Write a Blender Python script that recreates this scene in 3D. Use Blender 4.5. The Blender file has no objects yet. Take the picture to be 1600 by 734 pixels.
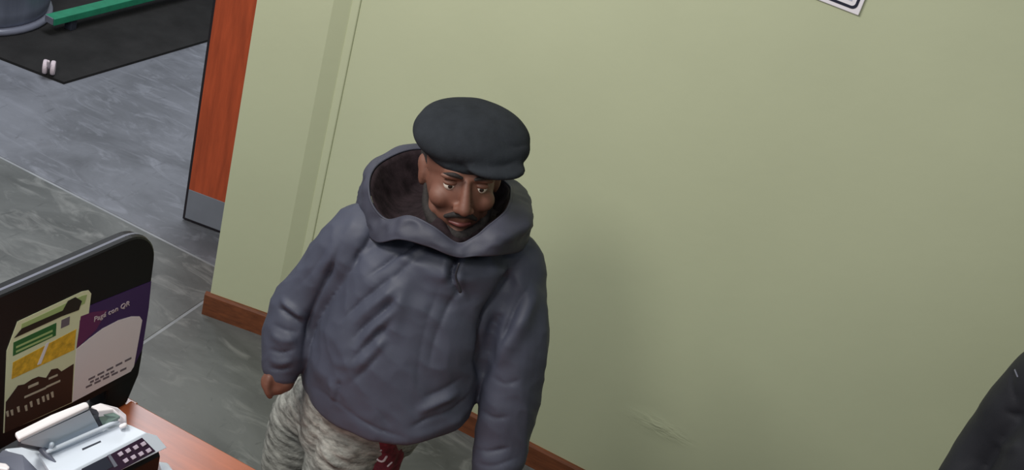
import bpy, bmesh, math, random
import numpy as np
from mathutils import Vector, Matrix
from mathutils.bvhtree import BVHTree
from mathutils.kdtree import KDTree

random.seed(7); np.random.seed(7)
S = bpy.context.scene
C = S.collection

# ------------------------------------------------------------------ camera
PITCH, ROLL, YAW, FPX, CAMH = 0.52140582, 0.28791529, -0.29437772, 2000.0, 2.7
fw = Vector((math.sin(YAW), math.cos(YAW), 0)); rt = Vector((math.cos(YAW), -math.sin(YAW), 0)); up = Vector((0, 0, 1))
FW = fw*math.cos(PITCH) - up*math.sin(PITCH); UP = fw*math.sin(PITCH) + up*math.cos(PITCH)
RT = rt*math.cos(ROLL) + UP*math.sin(ROLL); UU = -rt*math.sin(ROLL) + UP*math.cos(ROLL)
CAM = Vector((0, 0, CAMH))
cd = bpy.data.cameras.new('camera'); cam = bpy.data.objects.new('camera', cd); C.objects.link(cam)
cam.matrix_world = Matrix(((RT.x, UU.x, -FW.x, CAM.x), (RT.y, UU.y, -FW.y, CAM.y), (RT.z, UU.z, -FW.z, CAM.z), (0, 0, 0, 1)))
cd.sensor_width = 36; cd.lens = 36*FPX/1600; cd.clip_start = 0.05
S.camera = cam

# ------------------------------------------------------------------ world, lights, exposure
S.view_settings.view_transform = 'Standard'; S.view_settings.look = 'None'
S.view_settings.exposure = 0.0; S.view_settings.gamma = 1.0
w = bpy.data.worlds.new('world'); S.world = w; w.use_nodes = True
w.node_tree.nodes['Background'].inputs[0].default_value = (0.86, 0.93, 1.0, 1)
w.node_tree.nodes['Background'].inputs[1].default_value = 0.34

def area(name, loc, target, size, power, col, sy=None):
    l = bpy.data.lights.new(name, 'AREA'); l.energy = power; l.color = col
    l.shape = 'RECTANGLE'; l.size = size; l.size_y = sy or size
    o = bpy.data.objects.new(name, l); C.objects.link(o); o.location = loc
    o.rotation_euler = (Vector(target)-Vector(loc)).to_track_quat('-Z', 'Y').to_euler()
    return o
area('ceiling_lamp', (-2.1, 0.9, 3.3), (-1.5, 2.4, 0.6), 1.2, 66, (1.0, 0.97, 0.90), 0.5)
area('ceiling_lamp', (-0.95, -0.1, 3.3), (-0.6, 2.6, 0.6), 0.45, 26, (1.0, 0.97, 0.90), 0.5)
area('far_room_lamp', (-3.1, 4.4, 3.35), (-3.1, 4.4, 0), 1.7, 70, (0.90, 0.94, 1.0), 1.0)

# ------------------------------------------------------------------ pixel rays (1600 x 734 frame) -> points in the room
def ray(px, py): return (RT*((px-800)/FPX) - UU*((py-367)/FPX) + FW)
def on_z(px, py, z=0.0):
    d = ray(px, py); return CAM + d*((z-CAMH)/d.z)
def on_plane(px, py, P, n):
    d = ray(px, py); return CAM + d*((P-CAM).dot(n)/d.dot(n))

# ------------------------------------------------------------------ materials
def mat(name, col, rough=0.6, noise=None, bump=None, metal=0.0, spec=None, coat=0, ramp2=None, sheen=0, emis=None):
    """noise=(scale, amount, stretch xyz, detail); bump=(scale, strength, distance)"""
    m = bpy.data.materials.new(name); m.use_nodes = True
    nt = m.node_tree; b = nt.nodes['Principled BSDF']
    b.inputs['Base Color'].default_value = (*col, 1); b.inputs['Roughness'].default_value = rough
    b.inputs['Metallic'].default_value = metal
    if spec is not None: b.inputs['Specular IOR Level'].default_value = spec
    if coat: b.inputs['Coat Weight'].default_value = coat; b.inputs['Coat Roughness'].default_value = 0.12
    if sheen: b.inputs['Sheen Weight'].default_value = sheen
    tc = nt.nodes.new('ShaderNodeTexCoord')
    if noise:
        mp = nt.nodes.new('ShaderNodeMapping'); mp.inputs['Scale'].default_value = noise[2]
        nt.links.new(tc.outputs['Object'], mp.inputs[0])
        n = nt.nodes.new('ShaderNodeTexNoise'); n.inputs['Scale'].default_value = noise[0]; n.inputs['Detail'].default_value = noise[3]
        n.inputs['Roughness'].default_value = 0.62
        nt.links.new(mp.outputs[0], n.inputs['Vector'])
        r = nt.nodes.new('ShaderNodeValToRGB')
        a = noise[1]
        c2 = ramp2 or tuple(min(1, c*(1+a)) for c in col)
        r.color_ramp.elements[0].position = 0.32; r.color_ramp.elements[0].color = (*[c*(1-a) for c in col], 1)
        r.color_ramp.elements[1].position = 0.68; r.color_ramp.elements[1].color = (*c2, 1)
        nt.links.new(n.outputs['Fac'], r.inputs[0]); nt.links.new(r.outputs[0], b.inputs['Base Color'])
    if bump:
        n2 = nt.nodes.new('ShaderNodeTexNoise'); n2.inputs['Scale'].default_value = bump[0]; n2.inputs['Detail'].default_value = 5
        nt.links.new(tc.outputs['Object'], n2.inputs['Vector'])
        bp = nt.nodes.new('ShaderNodeBump'); bp.inputs['Strength'].default_value = bump[1]; bp.inputs['Distance'].default_value = bump[2]
        nt.links.new(n2.outputs['Fac'], bp.inputs['Height']); nt.links.new(bp.outputs[0], b.inputs['Normal'])
    if emis: b.inputs['Emission Color'].default_value = (*emis, 1); b.inputs['Emission Strength'].default_value = 1
    return m
def sr(r, g, b):
    f = lambda c: (c/255/12.92) if c/255 <= 0.04045 else ((c/255+0.055)/1.055)**2.4
    return (f(r), f(g), f(b))

M = {}
M['wall'] = mat('wall_paint', (0.52, 0.55, 0.375), 0.55, (1.3, 0.035, (1, 1, 1), 3), (35, 0.12, 0.004))
M['trim'] = mat('varnished_wood_trim', sr(112, 62, 36), 0.42, (6, 0.35, (1.2, 12, 12), 6), (60, 0.1, 0.001))
M['door_wood'] = mat('red_brown_door_veneer', sr(172, 74, 40), 0.5, (5, 0.2, (9, 9, 0.9), 6))
M['door_edge'] = mat('dark_door_edge', sr(28, 22, 28), 0.5)
M['kick'] = mat('grey_kick_plate', sr(124, 128, 138), 0.5, (8, 0.06, (1, 1, 1), 3), metal=0.1)
M['desk'] = mat('orange_brown_desk_laminate', sr(158, 82, 50), 0.30, (5, 0.16, (1.2, 11, 11), 6), None, spec=0.75)
M['desk_edge'] = mat('desk_edge_band', sr(120, 55, 30), 0.4)
M['desk_dark'] = mat('dark_desk_panel', sr(52, 34, 28), 0.5, (5, 0.2, (1, 8, 8), 4))
M['mat'] = mat('black_matt_sheet', sr(40, 39, 39), 0.9, (5, 0.25, (1, 1, 1), 5), (220, 0.3, 0.002), spec=0.2)
M['black'] = mat('black_plastic', sr(14, 14, 17), 0.5, None, (300, 0.05, 0.0005), spec=0.3)
M['dark'] = mat('dark_grey_plastic', sr(52, 55, 66), 0.35)
M['rim'] = mat('grey_rim_plastic', sr(112, 114, 128), 0.25)
M['mach'] = mat('pale_grey_machine_plastic', sr(205, 213, 226), 0.35)
M['mach2'] = mat('blue_grey_machine_plastic', sr(178, 190, 204), 0.35)
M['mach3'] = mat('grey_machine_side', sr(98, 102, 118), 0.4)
M['pink_white'] = mat('white_rim_plastic', sr(232, 226, 230), 0.35)
M['window_g'] = mat('smoky_green_window', sr(110, 130, 124), 0.15)
M['purple'] = mat('dark_purple_keypad', sr(46, 24, 48), 0.35)
M['key'] = mat('pale_pink_keys', sr(196, 182, 200), 0.45)
M['lcd'] = mat('dark_lcd', sr(44, 46, 60), 0.12)
M['jacket'] = mat('slate_blue_jacket_cloth', sr(61, 64, 79), 0.62, (9, 0.10, (1, 1, 1), 5), (420, 0.14, 0.0012), spec=0.45)
M['hood'] = mat('slate_hood_cloth', sr(58, 59, 72), 0.62, (12, 0.14, (1, 1, 1), 5), (420, 0.14, 0.0012), spec=0.4)
M['lining'] = mat('dark_brown_hood_lining', sr(36, 28, 31), 0.85, (25, 0.45, (1, 2.5, 1), 5), (60, 0.4, 0.004), spec=0.1)
M['cord'] = mat('dark_cord', sr(28, 27, 36), 0.6)
M['cap'] = mat('charcoal_felt_cap', sr(38, 41, 46), 0.92, (30, 0.14, (1, 1, 1), 5), (260, 0.25, 0.0015), spec=0.15)
M['skin'] = mat('brown_skin', sr(104, 67, 54), 0.6, (18, 0.10, (1, 1, 1), 4), (190, 0.10, 0.0008))
M['hair'] = mat('black_hair', sr(30, 24, 24), 0.8, (120, 0.4, (1, 1, 1), 3), (300, 0.5, 0.002))
M['eye'] = mat('eye_white', sr(200, 190, 180), 0.2)
M['iris'] = mat('dark_iris', sr(28, 18, 14), 0.15)
M['lips'] = mat('lips', sr(100, 52, 50), 0.45)
M['red'] = mat('dark_red_cloth', sr(104, 32, 46), 0.8, (60, 0.5, (1, 1, 1), 4))
M['white_print'] = mat('white_print', sr(205, 190, 196), 0.7)
M['shoe'] = mat('dark_shoe_leather', sr(40, 34, 32), 0.5)
M['black_jacket'] = mat('black_jacket_cloth', sr(38, 39, 45), 0.6, (8, 0.15, (1, 1, 1), 4), (300, 0.2, 0.0015), spec=0.35)
M['steel'] = mat('grey_galvanised_metal', sr(128, 134, 152), 0.42, (10, 0.16, (1, 1, 0.15), 4), metal=0.35)
M['green'] = mat('green_painted_metal', sr(38, 128, 96), 0.45, (20, 0.12, (1, 1, 1), 4))
M['paper'] = mat('white_paper', sr(240, 234, 242), 0.5)
M['paper2'] = mat('greenish_white_paper', sr(232, 238, 200), 0.5)
M['sign_blue'] = mat('dark_navy_print', sr(28, 30, 52), 0.5)
M['sign_in'] = mat('pale_lavender_print', sr(186, 188, 208), 0.5)
M['fl_green'] = mat('green_banner', sr(28, 108, 52), 0.5)
M['fl_lime'] = mat('pale_green_print', sr(170, 196, 130), 0.5)
M['fl_yellow'] = mat('yellow_banner', sr(232, 180, 48), 0.5, (60, 0.3, (1, 1, 1), 4))
M['fl_black'] = mat('black_banner', sr(26, 26, 20), 0.5)
M['fl_brown'] = mat('dark_brown_print', sr(46, 34, 30), 0.45)
M['fl_purple'] = mat('deep_purple_print', sr(62, 30, 96), 0.4)
M['fl_magenta'] = mat('plum_print', sr(104, 36, 92), 0.4)
M['fl_grey'] = mat('grey_print_lines', sr(112, 106, 118), 0.5)
M['fl_cream'] = mat('cream_print', sr(198, 190, 170), 0.5)

def scuffed_wall():
    m = M['wall'].copy(); m.name = 'wall_paint_scuffed'; nt = m.node_tree; b = nt.nodes['Principled BSDF']
    A_ = on_plane(1032, 668, Vector((0, 3.226, 0)), Vector((0, 1, 0)))
    g_ = nt.nodes.new('ShaderNodeNewGeometry'); mp_ = nt.nodes.new('ShaderNodeMapping'); mp_.vector_type = 'POINT'
    sx, sz = 1/.17, 1/.06
    mp_.inputs['Scale'].default_value = (sx, 0, sz); mp_.inputs['Location'].default_value = (-A_.x*sx, 0, -A_.z*sz)
    nt.links.new(g_.outputs['Position'], mp_.inputs[0])
    sp = nt.nodes.new('ShaderNodeTexGradient'); sp.gradient_type = 'SPHERICAL'; nt.links.new(mp_.outputs[0], sp.inputs[0])
    n_ = nt.nodes.new('ShaderNodeTexNoise'); n_.inputs['Scale'].default_value = 1; n_.inputs['Detail'].default_value = 4
    m2 = nt.nodes.new('ShaderNodeMapping'); m2.inputs['Scale'].default_value = (22, 22, 75); nt.links.new(g_.outputs['Position'], m2.inputs[0]); nt.links.new(m2.outputs[0], n_.inputs['Vector'])
    sq = nt.nodes.new('ShaderNodeMath'); sq.operation = 'POWER'; sq.inputs[1].default_value = 2; nt.links.new(sp.outputs['Fac'], sq.inputs[0])
    mu_ = nt.nodes.new('ShaderNodeMath'); mu_.operation = 'MULTIPLY'; nt.links.new(sq.outputs[0], mu_.inputs[0]); nt.links.new(n_.outputs['Fac'], mu_.inputs[1])
    bp = nt.nodes.new('ShaderNodeBump'); bp.inputs['Strength'].default_value = .8; bp.inputs['Distance'].default_value = .010
    nt.links.new(mu_.outputs[0], bp.inputs['Height'])
    old = b.inputs['Normal'].links[0].from_socket; nt.links.new(old, bp.inputs['Normal']); nt.links.new(bp.outputs[0], b.inputs['Normal'])
    return m
# concrete: mottled grey with pale scuffs
def concrete(name, base, tint):
    m = bpy.data.materials.new(name); m.use_nodes = True; nt = m.node_tree; b = nt.nodes['Principled BSDF']
    tc = nt.nodes.new('ShaderNodeTexCoord')
    def noise(scale, st, det=6, dist=0.0):
        mp = nt.nodes.new('ShaderNodeMapping'); mp.inputs['Scale'].default_value = st; mp.inputs['Rotation'].default_value = (0, 0, 0.5)
        nt.links.new(tc.outputs['Object'], mp.inputs[0])
        n = nt.nodes.new('ShaderNodeTexNoise'); n.inputs['Scale'].default_value = scale; n.inputs['Detail'].default_value = det
        n.inputs['Distortion'].default_value = dist; n.inputs['Roughness'].default_value = 0.6
        nt.links.new(mp.outputs[0], n.inputs['Vector']); return n.outputs['Fac']
    def mix(fac, a, bb):
        x = nt.nodes.new('ShaderNodeMix'); x.data_type = 'RGBA'
        nt.links.new(fac, x.inputs[0])
        for v, i in ((a, 6), (bb, 7)):
            if isinstance(v, tuple): x.inputs[i].default_value = (*v, 1)
            else: nt.links.new(v, x.inputs[i])
        return x.outputs[2]
    def ramp(f, a, bb):
        r = nt.nodes.new('ShaderNodeMapRange'); r.inputs[1].default_value = a; r.inputs[2].default_value = bb
        nt.links.new(f, r.inputs[0]); return r.outputs[0]
    c = mix(ramp(noise(2.2, (1, 1.6, 1), 7, 0.6), 0.36, 0.66), tuple(x*0.62 for x in base), tuple(x*1.22 for x in base))
    c = mix(ramp(noise(6.5, (0.7, 1.7, 1), 7, 1.8), 0.52, 0.80), c, tint)
    c = mix(ramp(noise(1.1, (1.2, 1, 1), 5, 0.8), 0.52, 0.72), c, tuple(x*1.25 for x in base))
    c = mix(ramp(noise(9.0, (1.7, 0.6, 1), 5, 1.5), 0.62, 0.82), c, tuple(x*0.45 for x in base))
    nt.links.new(c, b.inputs['Base Color']); b.inputs['Roughness'].default_value = 0.55
    bp = nt.nodes.new('ShaderNodeBump'); bp.inputs['Strength'].default_value = 0.15; bp.inputs['Distance'].default_value = 0.004
    nt.links.new(noise(30, (1, 1, 1)), bp.inputs['Height']); nt.links.new(bp.outputs[0], b.inputs['Normal'])
    return m
M['joint'] = mat('pale_joint_filler', sr(140, 142, 146), 0.8, (6, 0.2, (1, 1, 1), 5))
M['conc_in_shaded'] = concrete('concrete_inside_shaded', sr(96, 98, 97), sr(134, 135, 133))  # same concrete, darkened to paint in the shade inside the room
M['conc_out_lit'] = concrete('concrete_outside_lit', sr(108, 110, 117), sr(136, 138, 147))  # same concrete, brighter and bluer to paint in the daylight outside

# knitted ribbed grey trousers
def knit():
    m = mat('marled_grey_knit', sr(142, 143, 139), 0.9, (26, 0.62, (1, 1, 3.0), 6), (150, 0.5, 0.003), spec=0.1)
    return m
M['knit'] = knit()

# ------------------------------------------------------------------ object helpers
def tag(o, label=None, cat=None, group=None, kind=None):
    if label: o['label'] = label
    if cat: o['category'] = cat
    if group: o['group'] = group
    if kind: o['kind'] = kind
    return o
def thing(name, loc, label, cat, group=None):
    o = bpy.data.objects.new(name, None); C.objects.link(o); o.location = loc; o.empty_display_size = 0.05
    return tag(o, label, cat, group)
def root_loc(o):
    v = Vector((0, 0, 0))
    while o is not None: v += o.location; o = o.parent
    return v
def mesh_obj(name, me, m, parent=None, smooth=False):
    """me holds WORLD coordinates; they are moved into the object's own frame here."""
    if m is not None and not me.materials: me.materials.append(m)
    n = len(me.vertices); co = np.empty(n*3, np.float32); me.vertices.foreach_get('co', co); co = co.reshape(-1, 3)
    if parent is None:
        org = np.array([(co[:, 0].min()+co[:, 0].max())/2, (co[:, 1].min()+co[:, 1].max())/2, co[:, 2].min()])
        loc = Vector(org)
    else:
        org = np.array(root_loc(parent)); loc = Vector((0, 0, 0))
    co -= org.astype(np.float32); me.vertices.foreach_set('co', co.ravel())
    if smooth: me.polygons.foreach_set('use_smooth', np.ones(len(me.polygons), bool))
    me.update()
    o = bpy.data.objects.new(name, me); C.objects.link(o); o.parent = parent; o.location = loc
    return o
def bm_obj(name, bm, m, parent=None, smooth=False):
    bmesh.ops.recalc_face_normals(bm, faces=bm.faces)
    me = bpy.data.meshes.new(name); bm.to_mesh(me); bm.free()
    return mesh_obj(name, me, m, parent, smooth)

def prism(bm, top, drop=None, bottom=None, bev=0.0, seg=2):
    """solid from a loop of 3-D points and a second loop (bottom) or an offset vector (drop)"""
    top = [Vector(p) for p in top]
    bot = [Vector(p) for p in bottom] if bottom else [p+Vector(drop) for p in top]
    t = bmesh.new(); a = [t.verts.new(p) for p in top]; b = [t.verts.new(p) for p in bot]; n = len(a)
    t.faces.new(a); t.faces.new(b[::-1])
    for i in range(n): t.faces.new((a[i], b[i], b[(i+1) % n], a[(i+1) % n]))
    bmesh.ops.recalc_face_normals(t, faces=t.faces)
    if bev: bmesh.ops.bevel(t, geom=t.edges[:], offset=bev, segments=seg, affect='EDGES', profile=0.5)
    me = bpy.data.meshes.new('tmp'); t.to_mesh(me); t.free(); bm.from_mesh(me); bpy.data.meshes.remove(me)
def box(bm, x0, x1, y0, y1, z0, z1, bev=0.0):
    prism(bm, [(x0, y0, z1), (x1, y0, z1), (x1, y1, z1), (x0, y1, z1)], drop=(0, 0, z0-z1), bev=bev)
def box_obj(name, b, m, parent=None, bev=0.0):
    bm = bmesh.new(); box(bm, *b, bev=bev); return bm_obj(name, bm, m, parent)

def catmull(pts, n):
    """resample control tuples (any length) with a Catmull-Rom spline, n points a span"""
    P = [np.array(p, float) for p in pts]; P = [2*P[0]-P[1]] + P + [2*P[-1]-P[-2]]
    out = []
    for i in range(1, len(P)-2):
        for k in range(n):
            t = k/n; a, b, c, d = P[i-1:i+3]
            out.append(0.5*((2*b)+(-a+c)*t+(2*a-5*b+4*c-d)*t*t+(-a+3*b-3*c+d)*t**3))
    out.append(P[-2]); return out
def tube(bm, path, seg=16, n=4, squash=None):
    """closed tapered tube with rounded ends through (x, y, z, r) points"""
    pts = catmull(path, n) if len(path) > 2 else [np.array(path[0], float)+(np.array(path[1], float)-np.array(path[0], float))*k/n for k in range(n+1)]
    P = [Vector(p[:3]) for p in pts]; R = [p[3] for p in pts]
    d0 = (P[1]-P[0]).normalized(); d1 = (P[-1]-P[-2]).normalized()
    pre = [(P[0]-d0*R[0]*math.sin(a), R[0]*math.cos(a)) for a in (1.35, 1.0, 0.5)]
    post = [(P[-1]+d1*R[-1]*math.sin(a), R[-1]*math.cos(a)) for a in (0.5, 1.0, 1.35)]
    Q = [q for q, _ in pre]+P+[q for q, _ in post]; RR = [r for _, r in pre]+R+[r for _, r in post]
    u = d0.orthogonal().normalized(); rings = []
    for i, q in enumerate(Q):
        d = (Q[min(i+1, len(Q)-1)]-Q[max(i-1, 0)]).normalized()
        u = (u-d*u.dot(d)).normalized(); v = d.cross(u)
        rings.append([bm.verts.new(q+(u*math.cos(2*math.pi*k/seg)+v*math.sin(2*math.pi*k/seg))*RR[i]) for k in range(seg)])
    for a, b in zip(rings, rings[1:]):
        for k in range(seg): bm.faces.new((a[k], a[(k+1) % seg], b[(k+1) % seg], b[k]))
    bm.faces.new(rings[0][::-1]); bm.faces.new(rings[-1])
def ball(bm, c, r, rot=None, seg=20, rings=14):
    """ellipsoid: centre, radii (3), optional 3x3 rotation"""
    mt = Matrix.Translation(Vector(c)) @ ((rot or Matrix.Identity(3)).to_4x4()) @ Matrix.Diagonal((*r, 1))
    bmesh.ops.create_uvsphere(bm, u_segments=seg, v_segments=rings, radius=1, matrix=mt)
def loft(bm, sections, seg=40, ex=2.5):
    """sections: (L, R, depth vector, exponent) closed skin"""
    rings = []
    for s in sections:
        ex_ = s[3] if len(s) > 3 else ex
        L, R_, D = Vector(s[0]), Vector(s[1]), Vector(s[2]); c = (L+R_)/2; a = (R_-L)/2
        ring = []
        for k in range(seg):
            t = 2*math.pi*k/seg; ct, st = math.cos(t), math.sin(t)
            x = math.copysign(abs(ct)**(2/ex_), ct); y = math.copysign(abs(st)**(2/ex_), st)
            ring.append(bm.verts.new(c+a*x+D*y))
        rings.append(ring)
    for a, b in zip(rings, rings[1:]):
        for k in range(seg): bm.faces.new((a[k], a[(k+1) % seg], b[(k+1) % seg], b[k]))
    bm.faces.new(rings[0][::-1]); bm.faces.new(rings[-1])
def fuse(bm, voxel, smooth=4):
    """one continuous skin over overlapping solids"""
    bmesh.ops.recalc_face_normals(bm, faces=bm.faces)
    me = bpy.data.meshes.new('fuse'); bm.to_mesh(me); bm.free()
    o = bpy.data.objects.new('fuse', me); C.objects.link(o)
    r = o.modifiers.new('r', 'REMESH'); r.mode = 'VOXEL'; r.voxel_size = voxel
    s = o.modifiers.new('s', 'SMOOTH'); s.factor = 0.5; s.iterations = smooth
    dg = bpy.context.evaluated_depsgraph_get(); dg.update()
    out = bpy.data.meshes.new_from_object(o.evaluated_get(dg))
    bpy.data.objects.remove(o); bpy.data.meshes.remove(me)
    return out
def co_no(me):
    n = len(me.vertices); co = np.empty(n*3, np.float32); no = np.empty(n*3, np.float32)
    me.vertices.foreach_get('co', co); me.vertices.foreach_get('normal', no) if hasattr(me.vertices[0], 'normal') else None
    return co.reshape(-1, 3), no.reshape(-1, 3)
def folds(me, lines, drape=None):
    """press creases (negative) and ridges (positive) into a cloth: lines of (pixel polyline, width, height)"""
    dg = bpy.context.evaluated_depsgraph_get()
    bm = bmesh.new(); bm.from_mesh(me); bvh = BVHTree.FromBMesh(bm); bm.free()
    co, no = co_no(me); disp = np.zeros(len(co))
    for pts, wd, h in lines:
        sm = catmull(pts, 6) if len(pts) > 2 else [np.array(pts[0], float), np.array(pts[1], float)]
        hit = []
        for p in sm:
            r = bvh.ray_cast(CAM, ray(p[0], p[1]).normalized())
            if r[0] is not None: hit.append(np.array(r[0]))
        if len(hit) < 2: continue
        best = np.full(len(co), 1e9); tt = np.zeros(len(co)); n = len(hit)-1
        for i in range(n):
            a, b = hit[i], hit[i+1]; d = b-a; L = max(1e-9, d@d)
            if L > 0.1**2: continue
            t = np.clip(((co-a)@d)/L, 0, 1); q = a+t[:, None]*d
            ds = ((co-q)**2).sum(1); k = ds < best; best[k] = ds[k]; tt[k] = (i+t[k])/n
        taper = np.clip(np.minimum(tt, 1-tt)*4, 0.05, 1)*(0.75+.7*vnoise(co, 6, len(pts)+int(pts[0][0]) % 7))
        disp += h*taper*(np.exp(-best/(wd*wd)) if h > 0 else np.exp(-np.sqrt(best+1e-7)/(wd*.62)))
    if drape is not None: disp += drape(co)
    co = co + no*disp[:, None].astype(np.float32)
    me.vertices.foreach_set('co', co.astype(np.float32).ravel()); me.update()
def vnoise(co, sc, seed):
    """cheap smooth noise from sines"""
    rs = np.random.RandomState(seed); out = np.zeros(len(co))
    for k in range(7):
        d = rs.normal(size=3); d /= np.linalg.norm(d)
        out += np.sin((co@d)*sc*(0.6+1.1*rs.rand())*2*np.pi+rs.rand()*6.28+0.8*np.sin(co@rs.normal(size=3)*sc*3))
    return out/7
def text_obj(name, body, P, ux, uy, size, m, parent, thick=0.0006):
    cu = bpy.data.curves.new('t', 'FONT'); cu.body = body; cu.size = size; cu.extrude = thick; cu.resolution_u = 2
    o = bpy.data.objects.new('t', cu); C.objects.link(o)
    dg = bpy.context.evaluated_depsgraph_get(); me = bpy.data.meshes.new_from_object(o.evaluated_get(dg))
    bpy.data.objects.remove(o)
    n = ux.cross(uy); me.transform(Matrix(((ux.x, uy.x, n.x, P.x), (ux.y, uy.y, n.y, P.y), (ux.z, uy.z, n.z, P.z), (0, 0, 0, 1))))
    me.materials.clear()
    return mesh_obj(name, me, m, parent)

# ------------------------------------------------------------------ the room
WY = 3.226                                                        # face of the wall behind the man
# floor: base slab under separate cast slabs with saw-cut joints
fl = box_obj('floor', (-9, 3.2, -2.5, 9, -0.10, -0.002), M['joint']); tag(fl, kind='structure')
JX, JY, g = -1.985, 3.40, 0.006
for x0, x1, y0, y1, k in ((JX, 3.2, -2.5, JY, 'conc_in_shaded'), (-5.0, JX, -2.5, JY, 'conc_in_shaded'), (-9, -5.0, -2.5, JY, 'conc_out_lit'),
                          (-4.3, 3.2, JY, 9, 'conc_out_lit'), (-9, -4.3, JY, 9, 'conc_out_lit')):
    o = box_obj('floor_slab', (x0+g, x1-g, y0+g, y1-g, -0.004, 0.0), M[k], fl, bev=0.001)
o = box_obj('wall_back', (-1.74, 3.0, WY, WY+0.20, 0, 3.4), scuffed_wall()); tag(o, kind='structure')
# projecting pier at the end of the wall, with a stepped corner bead
bm = bmesh.new()
pa, pb = on_z(316, 490), on_z(418, 527)
foot = [(pa.x+.012, pa.y+.012, 0), (pb.x, pb.y+.012, 0), (pb.x+0.048, WY+0.0, 0), (pb.x+0.04, WY+0.21, 0), (pa.x+.012, WY+0.21, 0)]
prism(bm, foot, drop=(0, 0, 3.4)); pier = bm_obj('wall_pier', bm, M['wall']); tag(pier, kind='structure')
o = box_obj('trim_1', (pb.x+0.046, pb.x+0.074, WY-0.006, WY+0.01, 0.08, 3.4), M['wall'], bev=0.004); tag(o, kind='structure')
def skirting(name, A, B, n, h=0.084, t=0.014):
    A, B, n = Vector(A), Vector(B), Vector(n).normalized(); u = (B-A).normalized()
    prof = [(0, 0), (t, 0), (t, h-0.008), (t-0.005, h), (0, h)]
    bm = bmesh.new()
    prism(bm, [A+n*a+Vector((0, 0, b)) for a, b in prof], bottom=[B+n*a+Vector((0, 0, b)) for a, b in prof])
    o = bm_obj(name, bm, M['trim']); tag(o, kind='structure'); return o
skirting('baseboard_back', (pb.x+0.02, WY, 0), (3.0, WY, 0), (0, -1, 0))
dv = Vector((pb.x-pa.x, pb.y-pa.y, 0)).normalized(); nn = Vector((dv.y, -dv.x, 0))
skirting('baseboard_pier', Vector((pa.x, pa.y, 0))+Vector((0, .012, 0))-dv*0.004, Vector((pb.x, pb.y, 0))+Vector((0, .012, 0))+dv*0.012, nn, h=0.09)
skirting('baseboard_return', (pb.x+0.002, pb.y+.012, 0), (pb.x+0.05, WY, 0), (WY-pb.y-.012, -.048, 0))
skirting('baseboard_reveal', (pa.x+.012, WY+0.2, 0), (pa.x+.012, pa.y+0.012, 0), (-1, 0, 0))
# right and far walls close the two rooms where the camera does not look
o = box_obj('wall_right', (2.4, 2.6, -2.5, WY, 0, 3.4), M['wall']); tag(o, kind='structure')
o = box_obj('wall_far', (-9, 3.0, 8.8, 9.0, 0, 3.4), M['wall']); tag(o, kind='structure')

# door leaf folded back behind the wall
d0, d1 = on_z(285, 340, 0.01), on_z(349, 364, 0.01)
du = (d1-d0); du.z = 0; du.normalize(); dn = Vector((du.y, -du.x, 0))
door = thing('door_1', (d0.x, d0.y, 0), None, None); door['kind'] = 'structure'
def slab(name, u0, u1, z0, z1, n0, n1, m, parent, bev=0.0, base=d0, uu=du, nv=dn):
    bm = bmesh.new(); b = Vector((base.x, base.y, 0))
    f = lambda u_, z_, n_: b+uu*u_+nv*n_+Vector((0, 0, z_))
    prism(bm, [f(u0, z0, n1), f(u1, z0, n1), f(u1, z1, n1), f(u0, z1, n1)], bottom=[f(u0, z0, n0), f(u1, z0, n0), f(u1, z1, n0), f(u0, z1, n0)], bev=bev)
    return bm_obj(name, bm, m, parent)
slab('door_core', 0.0, 0.86, 0.006, 2.08, -0.045, 0.0, M['door_edge'], door, 0.002)
slab('door_veneer', 0.012, 0.85, 0.145, 2.07, 0.0, 0.004, M['door_wood'], door)
slab('kick_plate', 0.012, 0.85, 0.018, 0.145, 0.0, 0.006, M['kick'], door, 0.0015)

# ------------------------------------------------------------------ far room floor things
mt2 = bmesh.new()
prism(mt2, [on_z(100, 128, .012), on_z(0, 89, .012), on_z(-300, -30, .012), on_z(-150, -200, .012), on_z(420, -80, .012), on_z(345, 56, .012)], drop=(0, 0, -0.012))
tag(bm_obj('black_floor_sheet', mt2, M['mat']), 'large thin black sheet on the concrete beyond the doorway', 'mat')  # thin flat sheet that makes this part of the floor black

def ringloft(bm, c, prof, seg=48):
    rings = [[bm.verts.new(Vector(c)+Vector((r*math.cos(2*math.pi*k/seg), r*math.sin(2*math.pi*k/seg), z))) for k in range(seg)] for r, z in prof]
    for a, b in zip(rings, rings[1:]):
        for k in range(seg): bm.faces.new((a[k], a[(k+1) % seg], b[(k+1) % seg], b[k]))
    bm.faces.new(rings[0][::-1]); bm.faces.new(rings[-1])
def drum(px, py, r, h, label, group=None):
    c = on_z(px, py, 0.012)
    t = thing('metal_drum', (c.x, c.y, 0.012), label, 'drum', group)
    bm = bmesh.new(); ringloft(bm, (c.x, c.y, 0.012), [(r*.94, 0.02), (r*.98, .05), (r, 0.1), (r, h*.32), (r*1.012, h*.33), (r*1.012, h*.345), (r, h*.36), (r, h*.66), (r*1.012, h*.67), (r, h*.69), (r, h-.02), (r*.96, h-.02), (r*.95, h-.03)])
    bm_obj('drum_body', bm, M['steel'], t, True)
    bm = bmesh.new(); ringloft(bm, (c.x, c.y, 0.012), [(r*.9, 0.0), (r*1.02, 0.0), (r*1.035, 0.012), (r*1.02, 0.028), (r*.95, 0.03)])
    bm_obj('drum_base_rim', bm, M['rim'], t, True)
    bm = bmesh.new(); ringloft(bm, (c.x, c.y, 0.012), [(r*.95, h-.02), (r*1.02, h-.02), (r*1.03, h-.01), (r*1.02, h), (r*.97, h), (r*.96, h-.012)])
    bm_obj('drum_top_rim', bm, M['rim'], t, True)
drum(-42, 6, 0.34, 0.62, 'grey metal drum with a pale bottom rim, in the top left corner of the view')
drum(345, -60, 0.27, 0.60, 'grey metal drum base just behind the upper left edge of the door leaf')
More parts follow.
